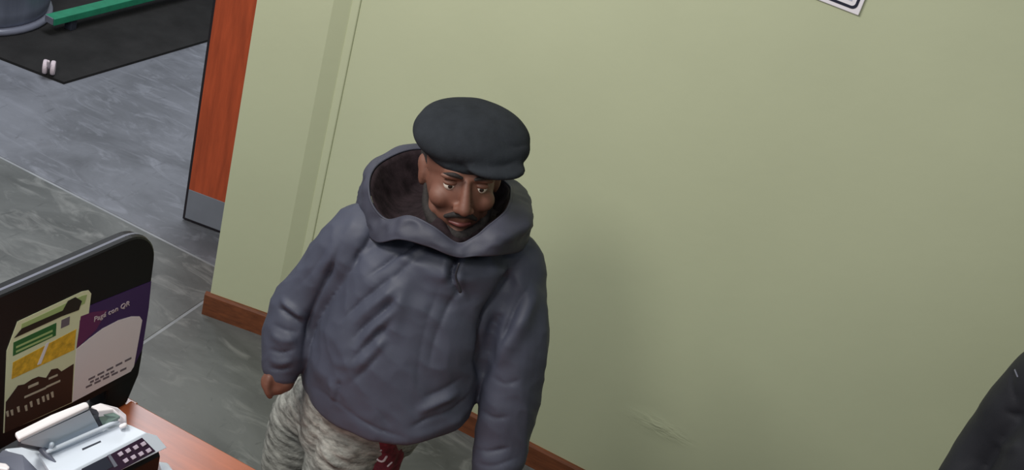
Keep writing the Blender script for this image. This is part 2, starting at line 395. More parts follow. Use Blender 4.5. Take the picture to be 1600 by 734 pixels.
# green channel bar
a, b = on_z(78, 26, 0.10), on_z(330, -36, 0.10)
t = thing('metal_bar', ((a.x+b.x)/2, (a.y+b.y)/2, 0.012), 'long green painted metal bar raised over the black floor sheet', 'bar')
u = (b-a); u.normalize(); nv = Vector((u.y, -u.x, 0)); Z = Vector((0, 0, 1))
bm = bmesh.new()
prism(bm, [a+nv*.03, a-nv*.03, a-nv*.03-Z*.035, a+nv*.03-Z*.035], bottom=[b+nv*.03, b-nv*.03, b-nv*.03-Z*.035, b+nv*.03-Z*.035], bev=.003)
bm_obj('bar_body', bm, M['green'], t)
bm = bmesh.new(); prism(bm, [a-u*.006+nv*.024, a-u*.006-nv*.024, a-u*.006-nv*.024-Z*.03, a-u*.006+nv*.024-Z*.03], drop=tuple(u*.006)); bm_obj('end_cap', bm, M['rim'], t)
for k in (0.12, 0.85):
    q = a.lerp(b, k); bm = bmesh.new(); box(bm, q.x-.02, q.x+.02, q.y-.02, q.y+.02, 0.012, 0.066, .003); bm_obj('foot', bm, M['dark'], t)
# small castor
c = on_z(76, 116, 0.012); Rr = Matrix.Rotation(math.radians(35), 3, 'Z')
t = thing('castor_wheel', (c.x, c.y, 0.012), 'small white castor wheel near the corner of the black floor sheet', 'castor')
for s in (-1, 1):
    bm = bmesh.new()
    mtx = Matrix.Translation(c+Rr@Vector((s*.016, 0, .034))) @ Rr.to_4x4() @ Matrix.Rotation(math.pi/2, 4, 'Y')
    bmesh.ops.create_cone(bm, cap_ends=True, segments=28, radius1=.032, radius2=.032, depth=.018, matrix=mtx)
    bmesh.ops.bevel(bm, geom=bm.edges[:], offset=.003, segments=2, affect='EDGES')
    bm_obj('wheel', bm, M['white_print'], t, False)
bm = bmesh.new(); tube(bm, [tuple(c+Rr@Vector((0, -.005, .034)))+(.006,), tuple(c+Rr@Vector((0, -.035, .062)))+(.008,), tuple(c+Rr@Vector((0, -.05, .085)))+(.007,)], 12); bm_obj('fork', bm, M['white_print'], t, True)

# ------------------------------------------------------------------ wall sign
P0 = on_plane(1342, 23.5, Vector((0, WY, 0)), Vector((0, 1, 0)))
sg = thing('wall_sign', (P0.x-.15, WY, P0.z), 'white framed sign with a dark rounded border, high on the green wall', 'sign')
box_obj('sign_board', (P0.x-.30, P0.x, WY-.008, WY, P0.z, P0.z+.22), M['paper'], sg, .002)
def rrect(x0, x1, z0, z1, r, n=6):
    pts = []
    for cx, cz, a0 in ((x1-r, z0+r, -90), (x1-r, z1-r, 0), (x0+r, z1-r, 90), (x0+r, z0+r, 180)):
        for k in range(n+1):
            a = math.radians(a0+90*k/n); pts.append((cx+r*math.cos(a), cz+r*math.sin(a)))
    return pts
outer = rrect(P0.x-.29, P0.x-.0105, P0.z+.0105, P0.z+.21, .014); inner = rrect(P0.x-.284, P0.x-.0175, P0.z+.0175, P0.z+.204, .009)
bm = bmesh.new(); vo = []
for y in (WY-.008, WY-.0092):
    vo.append(([bm.verts.new((x, y, z)) for x, z in outer], [bm.verts.new((x, y, z)) for x, z in inner]))
n = len(outer)
for i in range(n):
    j = (i+1) % n
    for (a, b) in ((vo[0][0], vo[0][1]), (vo[1][1], vo[1][0]), (vo[1][0], vo[0][0]), (vo[0][1], vo[1][1])): bm.faces.new((a[i], a[j], b[j], b[i]))
bm_obj('sign_border', bm, M['sign_blue'], sg)
box_obj('sign_panel', (P0.x-.272, P0.x-.028, WY-.0088, WY-.008, P0.z+.028, P0.z+.19), M['sign_in'], sg)

# ------------------------------------------------------------------ desks
cn = on_z(205, 625, 0.75)
t = thing('service_desk', (cn.x+.8, 1.5, 0), 'orange brown laminate desk top carrying the banknote counter', 'desk')
box_obj('desk_top', (cn.x, 0.55, 0.95, cn.y, 0.722, 0.75), M['desk'], t, .003)
box_obj('front_panel', (cn.x+.02, 0.52, cn.y-.10, cn.y-.08, 0.05, 0.722), M['desk_dark'], t, .002)
box_obj('leg_panel', (cn.x+.01, cn.x+.035, 0.98, cn.y-.02, 0.0, 0.722), M['desk_dark'], t, .002)
box_obj('leg_panel', (0.49, 0.515, 0.98, cn.y-.02, 0.0, 0.722), M['desk_dark'], t, .002)
t = thing('side_desk', (-1.9, 1.4, 0), 'lower brown side desk carrying the black monitor, beside the main desk', 'desk')
box_obj('desk_top', (-2.5, cn.x-.006, 0.85, 1.93, 0.690, 0.715), M['desk'], t, .003)
box_obj('leg_panel', (-2.47, -2.445, 0.9, 1.9, 0.0, 0.690), M['desk_dark'], t, .002)
box_obj('leg_panel', (cn.x-.06, cn.x-.035, 0.9, 1.9, 0.0, 0.690), M['desk_dark'], t, .002)

# ------------------------------------------------------------------ monitor carrying two flyers
SZ = 0.715
mb = on_z(214, 622, SZ); mb.z = 0; aa = math.radians(6.5)
mu = Vector((-math.sin(aa), -math.cos(aa), 0))      # along the panel, away from its right edge
mn = Vector((math.cos(aa), -math.sin(aa), 0))       # out of the panel, towards the viewer
def mp(u_, z_, n_=0.0): return mb+mu*u_+mn*n_+Vector((0, 0, z_))
def m_inv(px, py, n_=0.0):
    q = on_plane(px, py, mp(0, 0, n_), mn)-mb; return q.dot(mu), q.z
mon = thing('monitor', tuple(mp(.3, SZ)), 'black round-cornered monitor panel with two flyers on it, at the left edge', 'monitor')
TOPZ = m_inv(60, 436)[1]
def panel_outline(w=.64, z0=.79, z1=TOPZ, r=.085, n=10):
    pts = [(w, z0+.03), (w, z1-.05)]
    for k in range(n+1):
        a = math.radians(180-90*k/n); pts.append((w-.05+.05*(-math.cos(a))*1.0, z1-.05+.05*math.sin(a)))
    pts = [(w, z0), (w, z1-.04), (w-.012, z1-.012), (w-.04, z1)]
    for k in range(n+1):
        a = math.radians(90*k/n); pts.append((r-r*math.sin(a), z1-r+r*math.cos(a)))
    for k in range(5):
        a = math.radians(90*k/4); pts.append((.03-.03*math.cos(a), z0+.03-.03*math.sin(a)))
    return pts
ol = panel_outline(); cu_, cz_ = .32, .98
def inset(pts, d): return [(cu_+(u_-cu_)*(1-d/.32), cz_+(z_-cz_)*(1-d/.2)) for u_, z_ in pts]
def shell(name, rings, m, parent=mon):
    bm = bmesh.new(); vs = [[bm.verts.new(mp(u_, z_, nn_)) for u_, z_ in pts] for pts, nn_ in rings]; n = len(vs[0])
    for a, b in zip(vs, vs[1:]):
        for i in range(n): bm.faces.new((a[i], a[(i+1) % n], b[(i+1) % n], b[i]))
    bm.faces.new(vs[0]); bm.faces.new(vs[-1][::-1])
    return bm_obj(name, bm, m, parent)
shell('panel', [(inset(ol, .004), 0.0), (inset(ol, .001), -.003), (ol, -.010), (ol, -.013)], M['black'])
shell('rim', [(inset(ol, -.0005), -.012), (inset(ol, -.0015), -.015), (inset(ol, -.0005), -.018)], M['rim'])  # bezel rim; its grey paints in the highlight along the top edge
shell('back_shell', [(inset(ol, .001), -.018), (inset(ol, .003), -.034), (inset(ol, .02), -.045), (inset(ol, .05), -.055)], M['black'])
shell('back_bulge', [([(.62, .84), (.62, TOPZ-.01), (.60, TOPZ+.006), (.50, TOPZ+.006), (.44, TOPZ-.01), (.44, .84)], -.018), ([(.61, .84), (.61, TOPZ-.01), (.59, TOPZ+.004), (.51, TOPZ+.004), (.45, TOPZ-.01), (.45, .84)], -.075)], M['dark'])
bm = bmesh.new(); prism(bm, [mp(.03, SZ, .0), mp(.10, SZ, .0), mp(.09, .90, -.01), mp(.0, .90, -.01), mp(-.012, .84, -.01), mp(-.004, .78, -.005)], drop=tuple(mn*-.05), bev=.006); bm_obj('stand', bm, M['black'], mon)
bm = bmesh.new(); prism(bm, [mp(.07, SZ+.018, .01), mp(.56, SZ+.018, .01), mp(.56, SZ+.018, -.16), mp(.07, SZ+.018, -.16)], drop=(0, 0, -.018), bev=.004); bm_obj('stand_base', bm, M['black'], mon)
bm = bmesh.new(); prism(bm, [mp(.5, SZ+.018, -.005), mp(.60, SZ+.018, -.005), mp(.60, .81, -.005), mp(.5, .81, -.005)], drop=tuple(mn*-.045), bev=.004); bm_obj('stand', bm, M['black'], mon)

def sheet(name, pix, m, parent, n0, n1):
    """flat printed shape whose corners lie on the monitor panel"""
    pts = [m_inv(px, py, n0) for px, py in pix]
    bm = bmesh.new(); prism(bm, [mp(u_, z_, n1) for u_, z_ in pts], bottom=[mp(u_, z_, n0) for u_, z_ in pts]); return bm_obj(name, bm, m, parent)
# flyer one: green, yellow, brown
f1 = thing('flyer', tuple(mp(.40, .80, .001)), 'tall flyer with green and yellow banners over a dark lower half', 'flyer', None)
sheet('sheet', [(27, 502), (128, 455), (138, 453), (142, 458), (138, 490), (124, 500), (113, 628), (60, 652), (5, 676), (10, 548)], M['paper2'], f1, .0, .0012)
sheet('lime_heading', [(34, 506), (128, 462), (136, 460), (132, 474), (32, 518)], M['fl_lime'], f1, .0012, .0017)
sheet('black_banner', [(34, 513), (98, 485), (106, 470), (118, 464), (128, 470), (123, 484), (96, 494), (22, 528)], M['fl_black'], f1, .0017, .0022)
sheet('green_banner', [(21, 535), (88, 504), (87, 524), (20, 556)], M['fl_green'], f1, .0012, .0017)
for k in range(2):
    sheet('lettering', [(25, 541+k*7), (82, 515+k*7), (82, 518+k*7), (25, 544+k*7)], M['fl_lime'], f1, .0017, .0021)
sheet('small_grey_square', [(96, 500), (109, 494), (108, 507), (95, 513)], M['fl_grey'], f1, .0012, .0017)
sheet('yellow_banner', [(20, 566), (119, 514), (116, 546), (18, 592)], M['fl_yellow'], f1, .0012, .0017)
sheet('white_stroke', [(72, 536), (77, 534), (64, 568), (58, 570)], M['paper'], f1, .0017, .0021)
sheet('brown_lower_half', [(9, 628), (28, 602), (38, 600), (50, 592), (60, 588), (72, 590), (80, 577), (90, 575), (96, 580), (115, 568), (112, 628), (7, 676)], M['fl_brown'], f1, .0012, .0017)
for x0, y0, x1, y1, h in ((38, 619, 72, 604, 3), (72, 603, 94, 593, 3), (44, 603, 60, 596, 4), (76, 590, 90, 584, 3)):
    sheet('lettering', [(x0, y0), (x1, y1), (x1, y1+h), (x0, y0+h)], M['fl_cream'], f1, .0017, .0021)
for x, y in ((9, 643), (16, 641), (26, 636), (38, 634), (46, 628), (57, 624), (65, 620), (72, 617), (79, 613)):
    sheet('lettering', [(x, y), (x+4, y-2), (x+5, y+7), (x+2, y+8)], M['fl_cream'], f1, .0017, .0021)
# flyer two: purple with a white arch (its code square is left blank)
f2 = thing('flyer', tuple(mp(.15, .80, .001)), 'purple flyer with white arched card and the words Pagá con QR', 'flyer', None)
sheet('sheet', [(138, 478), (236, 439), (232, 480), (222, 545), (206, 577), (113, 628), (120, 545), (122, 500)], M['fl_purple'], f2, .0, .0010)
sheet('plum_side', [(126, 494), (142, 488), (168, 484), (150, 515), (119, 545)], M['fl_magenta'], f2, .0010, .0014)
sheet('white_arch', [(119, 545), (140, 528), (160, 513), (185, 500), (205, 494), (218, 494), (222, 500), (209, 572), (204, 580), (113, 628)], M['paper'], f2, .0014, .0020)
for k, (a, b) in enumerate((((137, 592), (208, 556)), ((133, 604), (200, 572)), ((140, 596), (180, 577)))):
    n = 5
    for j in range(n):
        x0 = a[0]+(b[0]-a[0])*(j+.08)/n; x1 = a[0]+(b[0]-a[0])*(j+.8)/n
        y0 = a[1]+(b[1]-a[1])*(j+.08)/n; y1 = a[1]+(b[1]-a[1])*(j+.8)/n
        sheet('lettering', [(x0, y0), (x1, y1), (x1, y1+3), (x0, y0+3)], M['fl_grey'], f2, .0020, .0024)
ta, tb = m_inv(146, 503, .0014), m_inv(206, 475, .0014)
A = mp(*ta, .0016); B = mp(*tb, .0016); ux = (B-A).normalized(); uy = (Z-ux*Z.dot(ux)).normalized()
text_obj('lettering', 'Pagá con QR', A, ux, uy, (B-A).length/5.6, M['white_print'], f2)

# ------------------------------------------------------------------ banknote counter
mc = on_z(150, 720, .75)
bc = thing('banknote_counter', (mc.x, mc.y, .75), 'pale grey banknote counting machine with a small keypad, on the desk', 'machine')
def V(px, py, z): return on_z(px, py, z)
def mprism(name, pts, m, depth=None, zb=None, bev=0.0, parent=bc):
    top = [V(*p) for p in pts]; bm = bmesh.new()
    if zb is not None: prism(bm, top, bottom=[Vector((p.x, p.y, zb)) for p in top], bev=bev)
    else: prism(bm, top, drop=(0, 0, -depth), bev=bev)
    return bm_obj(name, bm, m, parent)
mprism('housing', [(6, 700, .905), (52, 696, .905), (140, 654, .905), (188, 660, .905), (226, 680, .895), (240, 690, .870), (185, 722, .870), (120, 758, .870), (70, 748, .885)], M['mach'], zb=.765, bev=.003)
mprism('top_deck', [(60, 708, .915), (186, 659, .915), (204, 664, .915), (229, 675.5, .915), (100, 742, .915), (84, 746, .915)], M['mach'], depth=.010, bev=.001)
fa, fb, fc = V(229, 675.5, .915), V(100, 742, .915), V(192, 733, .885)
fn = (fb-fa).cross(fc-fa).normalized(); fn = fn if fn.z > 0 else -fn
def facet(name, pix, m, lift, depth, parent=bc, bev=0.0):
    top = [on_plane(px, py, fa+fn*lift, fn) for px, py in pix]; bm = bmesh.new(); prism(bm, top, drop=tuple(fn*-depth), bev=bev); return bm_obj(name, bm, m, parent)
facet('front_facet', [(229, 675.5), (245, 680), (261, 699), (192, 733), (110, 775), (84, 765), (100, 742)], M['mach'], 0, .008, bev=.001)
kp = facet('keypad', [(222, 683.5), (243, 704.5), (198, 729), (120, 772), (104, 746), (182, 704.5)], M['purple'], .0012, .002)
for i in range(4):
    for j in range(2):
        bx, by = 188.5+i*11.9+j*8.3, 708-i*5.2+j*10.2
        facet('key', [(bx-4.6, by+.4), (bx+1.6, by-3.6), (bx+5.2, by+1.2), (bx-.6, by+5)], M['key'], .0035, .003, kp, .0006)
facet('display', [(166, 713), (177, 728), (142, 748), (128, 732)], M['lcd'], .002, .0015, kp)
facet('display_frame', [(168, 711), (172, 709), (184, 727), (179, 730)], M['rim'], .002, .0015, kp)
mprism('slot', [(128, 700.5, .9158), (157, 688, .9158), (158, 690, .9158), (129, 703, .9158)], M['dark'], depth=.003)
mprism('hopper_back_rim', [(23, 675, .985), (80, 647, .985), (131, 627, .985), (136.5, 627.5, .983), (140, 634, .98), (30, 686, .98)], M['pink_white'], depth=.010, bev=.003)
mprism('hopper_gap', [(28, 689, .972), (141, 637, .972), (151, 640, .965), (166, 663, .917), (155, 667, .917), (80, 700, .917), (50, 696, .93)], M['dark'], depth=.012)
mprism('hopper_plate', [(33, 689.5, .974), (140, 640.5, .974), (154, 666, .921), (80, 699, .921), (52, 695.5, .932)], M['mach2'], depth=.004)
mprism('hopper_side', [(142, 634, .965), (157, 629, .965), (184, 636, .96), (198, 648, .95), (199, 659, .925), (188, 662, .922), (188, 650, .945), (177, 640, .955), (154, 642, .96)], M['pink_white'], depth=.016, bev=.002)
mprism('side_window', [(151, 643, .955), (178, 640, .953), (188, 650, .945), (186, 658, .928), (162, 664, .925)], M['window_g'], depth=.004)
bm = bmesh.new(); tube(bm, [tuple(V(75, 705, .928))+(.0042,), tuple(V(130, 681, .928))+(.0042,), tuple(V(185, 657, .928))+(.0042,)], 14); bm_obj('roller_bar', bm, M['mach'], bc, True)
bm = bmesh.new(); tube(bm, [tuple(V(51, 694, .925))+(.003,), tuple(V(62, 698, .926))+(.007,), tuple(V(72, 709, .922))+(.006,), tuple(V(86, 721, .915))+(.002,)], 12); bm_obj('guide_lever', bm, M['mach3'], bc, True)
bm = bmesh.new(); tube(bm, [tuple(V(79, 700, .93))+(.004,), tuple(V(81, 694, .94))+(.005,)], 12); bm_obj('guide_knob', bm, M['mach2'], bc, True)
bm = bmesh.new(); tube(bm, [tuple(V(190, 666, .925))+(.005,), tuple(V(195, 664, .927))+(.005,)], 12); bm_obj('side_knob', bm, M['pink_white'], bc, True)
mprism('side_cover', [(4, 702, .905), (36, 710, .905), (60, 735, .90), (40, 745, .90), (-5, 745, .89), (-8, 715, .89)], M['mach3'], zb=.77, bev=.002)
mprism('side_handle', [(-4, 721, .912), (10, 723, .912), (16, 729, .912), (12, 734, .91), (-4, 731, .91)], M['pink_white'], depth=.01, bev=.003)
mprism('front_recess', [(246, 700, .86), (250, 712, .85), (190, 745, .85), (120, 785, .85), (120, 775, .86)], M['black'], zb=.76)
mprism('front_foot', [(248, 720, .80), (262, 722, .79), (272, 736, .785), (255, 742, .785)], M['mach'], zb=.75, bev=.003)
for q in ((20, 730), (150, 690), (110, 790)):
    bm = bmesh.new(); v = V(*q, .75); bmesh.ops.create_cone(bm, cap_ends=True, segments=14, radius1=.012, radius2=.014, depth=.02, matrix=Matrix.Translation((v.x, v.y, .76)))
    bm_obj('rubber_foot', bm, M['black'], bc)

# ------------------------------------------------------------------ people: shared anatomy
def head_parts(bm, T, s=1.0):
    """T maps head-local (right, forward, up) to the world; adds cranium, jaw, nose, brow, lips, ears, neck"""
    R3 = T.to_3x3()
    def e(c, r): ball(bm, T@Vector(c), r, R3, 28, 20)
    e((0, -.012, .032), (.076, .096, .086)); e((0, .012, -.02), (.067, .078, .075)); e((0, .028, -.066), (.052, .058, .042)); e((0, .070, -.098), (.021, .018, .016))
    for q in (-1, 1):
        e((q*.030, .079, .021), (.025, .012, .008)); e((q*.041, .056, -.032), (.025, .027, .024)); e((q*.0125, .098, -.040), (.0095, .011, .008))
        e((q*.074, -.008, -.012), (.010, .018, .031)); e((q*.079, -.014, .004), (.008, .016, .018)); e((q*.046, .018, -.07), (.018, .035, .022))
    def tb(pts, sg=14): tube(bm, [tuple(T@Vector(p[:3]))+(p[3],) for p in pts], sg)
    tb([(0, .084, .014, .008), (0, .098, -.012, .010), (0, .108, -.036, .013)])
    tb([(-.024, .078, -.066, .004), (-.010, .088, -.061, .0058), (0, .0895, -.063, .005), (.010, .088, -.061, .0058), (.024, .078, -.066, .004)])
    tb([(-.020, .077, -.071, .004), (0, .087, -.074, .0068), (.020, .077, -.071, .004)])
def face_bits(T, parent, hair=True):
    R3 = T.to_3x3()
    for q in (-1, 1):
        bm = bmesh.new(); ball(bm, T@Vector((q*.031, .0715, .001)), (.0125,)*3, R3); e = bm_obj('eye', bm, M['eye'], parent, True)
        bm = bmesh.new(); ball(bm, T@Vector((q*.031, .0805, .0)), (.0055, .0045, .0055), R3); bm_obj('iris', bm, M['iris'], e, True)
        bm = bmesh.new(); tube(bm, [tuple(T@Vector((q*.014, .092, .024)))+(.0035,), tuple(T@Vector((q*.030, .092, .029)))+(.0045,), tuple(T@Vector((q*.048, .080, .024)))+(.002,)], 8); bm_obj('eyebrow', bm, M['hair'], parent, True)
        bm = bmesh.new(); ball(bm, T@Vector((q*.031, .0745, .0065)), (.0150, .0115, .0075), R3); bm_obj('eyelid', bm, M['skin'], parent, True)
    bm = bmesh.new(); tube(bm, [tuple(T@Vector((-.020, .0835, -.0735)))+(.003,), tuple(T@Vector((0, .0915, -.0745)))+(.0055,), tuple(T@Vector((.020, .0835, -.0735)))+(.003,)], 10); bm_obj('lips', bm, M['lips'], parent, True)

# ------------------------------------------------------------------ the man in the cap
BASE = Vector((-.78, 2.12, 0)); uf = Vector((.345, -.9386, 0)).normalized(); ur = Vector((-uf.y, uf.x, 0))
def pp(px, py, f): return on_plane(px, py, BASE+uf*f, uf)
def P4(px, py, f, r): return tuple(pp(px, py, f))+(r,)
def L3(r, f, z): return BASE+ur*r+uf*f+Z*z

# head frame
hc = pp(721, 267, .0)
yaw = math.radians(12)          # turned to his left
hf = (uf*math.cos(yaw)+ur*math.sin(yaw)); hr = Z.cross(hf)*-1; hr = hf.cross(Z)*-1
hr = Z.cross(hf)                # his left = picture right when facing the camera
if hr.dot(ur) < 0: hr = -hr
tilt = math.radians(6); hfw = (hf*math.cos(tilt)+Z*math.sin(tilt)); hup = (Z*math.cos(tilt)-hf*math.sin(tilt))
# small roll so that the crown leans with the picture
rl = math.radians(3); hr2 = hr*math.cos(rl)+hup*math.sin(rl); hup2 = hup*math.cos(rl)-hr*math.sin(rl)
HT = Matrix(((hr2.x, hfw.x, hup2.x, hc.x), (hr2.y, hfw.y, hup2.y, hc.y), (hr2.z, hfw.z, hup2.z, hc.z), (0, 0, 0, 1)))

neck = pp(715, 350, -.03)
bm = bmesh.new(); head_parts(bm, HT)
tube(bm, [tuple(HT@Vector((0, -.02, -.05)))+(.056,), tuple(neck)+(.058,), tuple(neck-Z*.08)+(.066,)])
# trunk under the clothes
sh0 = pp(606, 366, -.03); sh1 = pp(800, 408, -.03); hip = pp(592, 640, .0)
loft(bm, [(sh0.lerp(sh1, .12), sh0.lerp(sh1, .88), uf*.06), (sh0.lerp(sh1, .06)-Z*.08, sh0.lerp(sh1, .94)-Z*.08, uf*.09),
          (pp(575, 470, .0), pp(745, 515, .0), uf*.10), (pp(545, 560, .0), pp(700, 600, .0), uf*.10), (hip-ur*.14, hip+ur*.06, uf*.095), (hip-ur*.14-Z*.11, hip+ur*.02-Z*.11, uf*.08)], 24)
# arms
RA = [P4(628, 378, -.03, .045), P4(600, 372, -.02, .046), P4(552, 400, .0, .045), P4(496, 452, .0, .042), P4(466, 492, .01, .040), P4(447, 540, .045, .034), P4(438, 578, .075, .027), P4(435, 588, .083, .025)]
LA = [P4(800, 410, -.02, .046), P4(810, 465, .02, .045), P4(806, 530, .06, .042), P4(798, 600, .09, .040), P4(788, 660, .115, .034), P4(776, 722, .145, .027), P4(769, 752, .16, .026)]
tube(bm, RA); tube(bm, LA)
# right hand, hanging and half curled
tube(bm, [P4(436, 584, .078, .026), P4(436, 594, .085, .027), P4(435, 601, .09, .022)])
tube(bm, [P4(441, 586, .078, .024), P4(444, 596, .085, .023)])
def finger(pts): tube(bm, pts, 10, 3)
finger([P4(421, 590, .105, .0095), P4(417, 603, .112, .0088), P4(419, 613, .114, .008), P4(422, 619, .112, .007)])
finger([P4(430, 594, .095, .0095), P4(428, 606, .100, .0086), P4(430, 612, .095, .0078), P4(433, 612, .085, .007)])
finger([P4(440, 592, .075, .0092), P4(440, 602, .080, .0084), P4(442, 606, .072, .0076), P4(445, 604, .062, .0068)])
finger([P4(450, 588, .055, .0088), P4(452, 596, .058, .008), P4(455, 598, .050, .0072), P4(458, 595, .042, .0066)])
finger([P4(424, 584, .085, .0115), P4(415, 592, .10, .0105), P4(414, 602, .108, .0090)])
# left hand laid on the desk edge (below the picture)
lw = pp(769, 752, .16)
palm = Vector((lw.x+.01, lw.y-.06, .776)); hd = Vector((.18, -.98, 0)).normalized(); hs = Vector((.98, .18, 0))
tube(bm, [tuple(lw)+(.026,), tuple(palm)+(.023,)])
for k in (-1.2, -.4, .4, 1.2): tube(bm, [tuple(palm+hs*k*.012)+(.018,), tuple(palm+hs*k*.018+hd*.07-Z*.008)+(.0125,)], 12)
for k, ln in ((-1.3, .062), (-.45, .078), (.45, .072), (1.3, .055)):
    a = palm+hs*k*.019+hd*.07-Z*.008
    finger([tuple(a)+(.0105,), tuple(a+hd*ln*.45+hs*k*.004+Z*.006)+(.0098,), tuple(a+hd*ln*.78+hs*k*.006)+(.0088,), tuple(a+hd*ln+hs*k*.007-Z*.008)+(.0078,)])
finger([tuple(palm-hs*.02)+(.013,), tuple(palm-hs*.05+hd*.03)+(.0115,), tuple(palm-hs*.058+hd*.062-Z*.006)+(.0095,)])
# legs
def leg_path(px, py, f, r, kick):
    a = pp(px, py, f); z = a.z
    knee = a+(uf*(kick*.6)); knee.z = .48; ank = a+uf*(kick*.1); ank.z = .09
    return a, knee, ank
ra, rk, rn = leg_path(479, 650, -.07, .08, .02); la, lk, ln_ = leg_path(549, 672, .045, .08, .05)
for a, k, n_, hx in ((ra, rk, rn, -.085), (la, lk, ln_, .01)):
    tube(bm, [tuple(hip+ur*hx-Z*.03)+(.072,), tuple(a)+(.064,), tuple(k)+(.048,), tuple(k.lerp(n_, .35))+(.046,), tuple(n_)+(.034,)])
    ball(bm, n_+uf*.05-Z*.055, (.034, .10, .025), Matrix((ur, uf, Z)).transposed())
me = fuse(bm, .0042, 3)
man = mesh_obj('person', me, M['skin'], None, True)
tag(man, 'man in a charcoal flat cap and slate blue hooded jacket, standing at the desk', 'person')
face_bits(HT, man)
# short beard and moustache along the jaw
bm = bmesh.new()
tube(bm, [tuple(HT@Vector(q[:3]))+(q[3],) for q in ((-.066, .004, -.035, .006), (-.060, .028, -.070, .011), (-.040, .060, -.094, .014), (0, .078, -.106, .017), (.040, .060, -.094, .014), (.060, .028, -.070, .011), (.066, .004, -.035, .006))], 14)
me = fuse(bm, .003, 3); mesh_obj('beard', me, M['hair'], man, True)
bm = bmesh.new(); tube(bm, [tuple(HT@Vector(q[:3]))+(q[3],) for q in ((-.030, .082, -.064, .004), (-.014, .094, -.053, .006), (0, .099, -.051, .005), (.014, .094, -.053, .006), (.030, .082, -.064, .004))], 10); bm_obj('moustache', bm, M['hair'], man, True)
# close-cropped hair under the cap
bm = bmesh.new(); ball(bm, HT@Vector((0, -.03, .022)), (.0815, .089, .086), HT.to_3x3(), 32, 24)
bmesh.ops.delete(bm, geom=[v for v in bm.verts if (HT.inverted()@v.co).y > .022+max(0, -.2*(HT.inverted()@v.co).z) or (HT.inverted()@v.co).z < -.05], context='VERTS')
bm_obj('hair', bm, M['hair'], man, True)

# flat cap: puffed crown, band and a short peak
bm = bmesh.new(); R3 = HT.to_3x3()
ct = Matrix.Rotation(math.radians(-10), 3, 'X')
def cball(c, r): ball(bm, HT@Vector(c), r, R3@ct, 36, 24)
cball((0.012, -.010, .082), (.114, .108, .046)); cball((.030, .015, .072), (.094, .085, .040)); cball((-.022, -.005, .074), (.088, .092, .042))
cball((0, -.010, .052), (.086, .100, .030)); cball((.048, .078, .050), (.062, .044, .015)); cball((.056, .052, .060), (.052, .044, .024))
me = fuse(bm, .004, 10)
def cap_noise(co): return .0022*vnoise(co, 9, 3)
folds(me, [([(700, 262), (740, 262), (790, 258), (818, 244)], .008, -.006), ([(770, 205), (800, 228), (826, 226)], .010, -.004), ([(690, 215), (740, 235), (790, 240)], .02, .003)], cap_noise)
mesh_obj('cap', me, M['cap'], man, True)

# jacket
bm = bmesh.new()
def sec(lx, ly, rx, ry, d, fc=0.0, sh=0.0, ex=2.4):
    a, b = pp(lx, ly, fc), pp(rx, ry, fc); return (a, b, uf*d+ur*sh, ex)
loft(bm, [sec(670, 356, 776, 370, .095, -.02), sec(636, 350, 804, 380, .115, -.02), sec(600, 352, 814, 396, .128, -.01), sec(566, 372, 806, 432, .13, .0),
          sec(536, 425, 788, 480, .145, .015), sec(506, 480, 770, 532, .165, .025, .01, 2.3), sec(484, 535, 756, 572, .18, .03, .025, 2.2), sec(472, 572, 747, 590, .195, .03, .045, 2.05), sec(471, 588, 742, 598, .20, .03, .055, 2.0), sec(500, 604, 715, 618, .165, .03, .045, 2.0)], 48)
def jarm(path, extra):
    tube(bm, [(p[0], p[1], p[2], p[3]+e) for p, e in zip(path, extra)], 22, 5)
tube(bm, [P4(590, 366, -.01, .066), P4(572, 368, -.01, .073), P4(543, 398, .0, .072), P4(500, 448, .0, .068), P4(468, 488, .01, .066), P4(450, 535, .045, .058), P4(439, 572, .07, .046), P4(438, 580, .075, .040)], 22, 5)
tube(bm, [P4(786, 398, -.02, .064), P4(799, 415, -.01, .070), P4(805, 465, .02, .066), P4(808, 530, .06, .066), P4(800, 600, .09, .064), P4(790, 660, .115, .062), P4(780, 710, .14, .058), P4(773, 738, .155, .047)], 22, 5)
loft(bm, [(pp(640, 352, .0), pp(790, 376, .0), uf*.105, 2.0), (pp(612, 368, .0), pp(804, 400, .0), uf*.128, 2.0), (pp(590, 400, .0), pp(800, 436, .0), uf*.138, 2.0), (pp(575, 440, .0), pp(790, 470, .0), uf*.14, 2.1)], 40)
me = fuse(bm, .0046, 9)
FL = []
# armholes
FL += [([(796, 402), (799, 428), (780, 462), (760, 500), (752, 550), (749, 600)], .022, -.046), ([(537, 372), (521, 410), (503, 450), (488, 485), (478, 530), (468, 585)], .013, -.020)]
# left sleeve
FL += [([(792, 488), (776, 500), (768, 525), (760, 560)], .010, -.011), ([(842, 440), (824, 480), (800, 525), (772, 575)], .020, .016), ([(832, 440), (812, 470), (796, 505), (778, 545)], .012, -.018),
       ([(766, 588), (790, 600), (815, 592)], .010, -.006), ([(745, 636), (772, 652), (798, 650)], .009, -.007), ([(738, 698), (762, 706), (800, 700)], .009, -.008),
       ([(735, 720), (770, 728), (812, 715)], .008, -.007)]
# right sleeve
FL += [([(438, 466), (455, 480), (482, 500)], .008, .010), ([(434, 478), (452, 492), (476, 508)], .008, -.009), ([(424, 505), (445, 515), (468, 520)], .008, -.008), ([(420, 520), (440, 532), (466, 530)], .009, .008),
       ([(416, 545), (438, 552), (462, 545)], .008, -.008), ([(416, 560), (436, 568), (460, 562)], .008, .007), ([(415, 575), (436, 580), (458, 574)], .006, -.006),
       ([(560, 330), (540, 370), (500, 430)], .012, .005), ([(520, 372), (490, 420), (462, 452)], .012, -.005), ([(596, 348), (578, 372), (562, 400)], .010, -.009), ([(566, 385), (558, 402), (560, 412)], .008, -.007)]
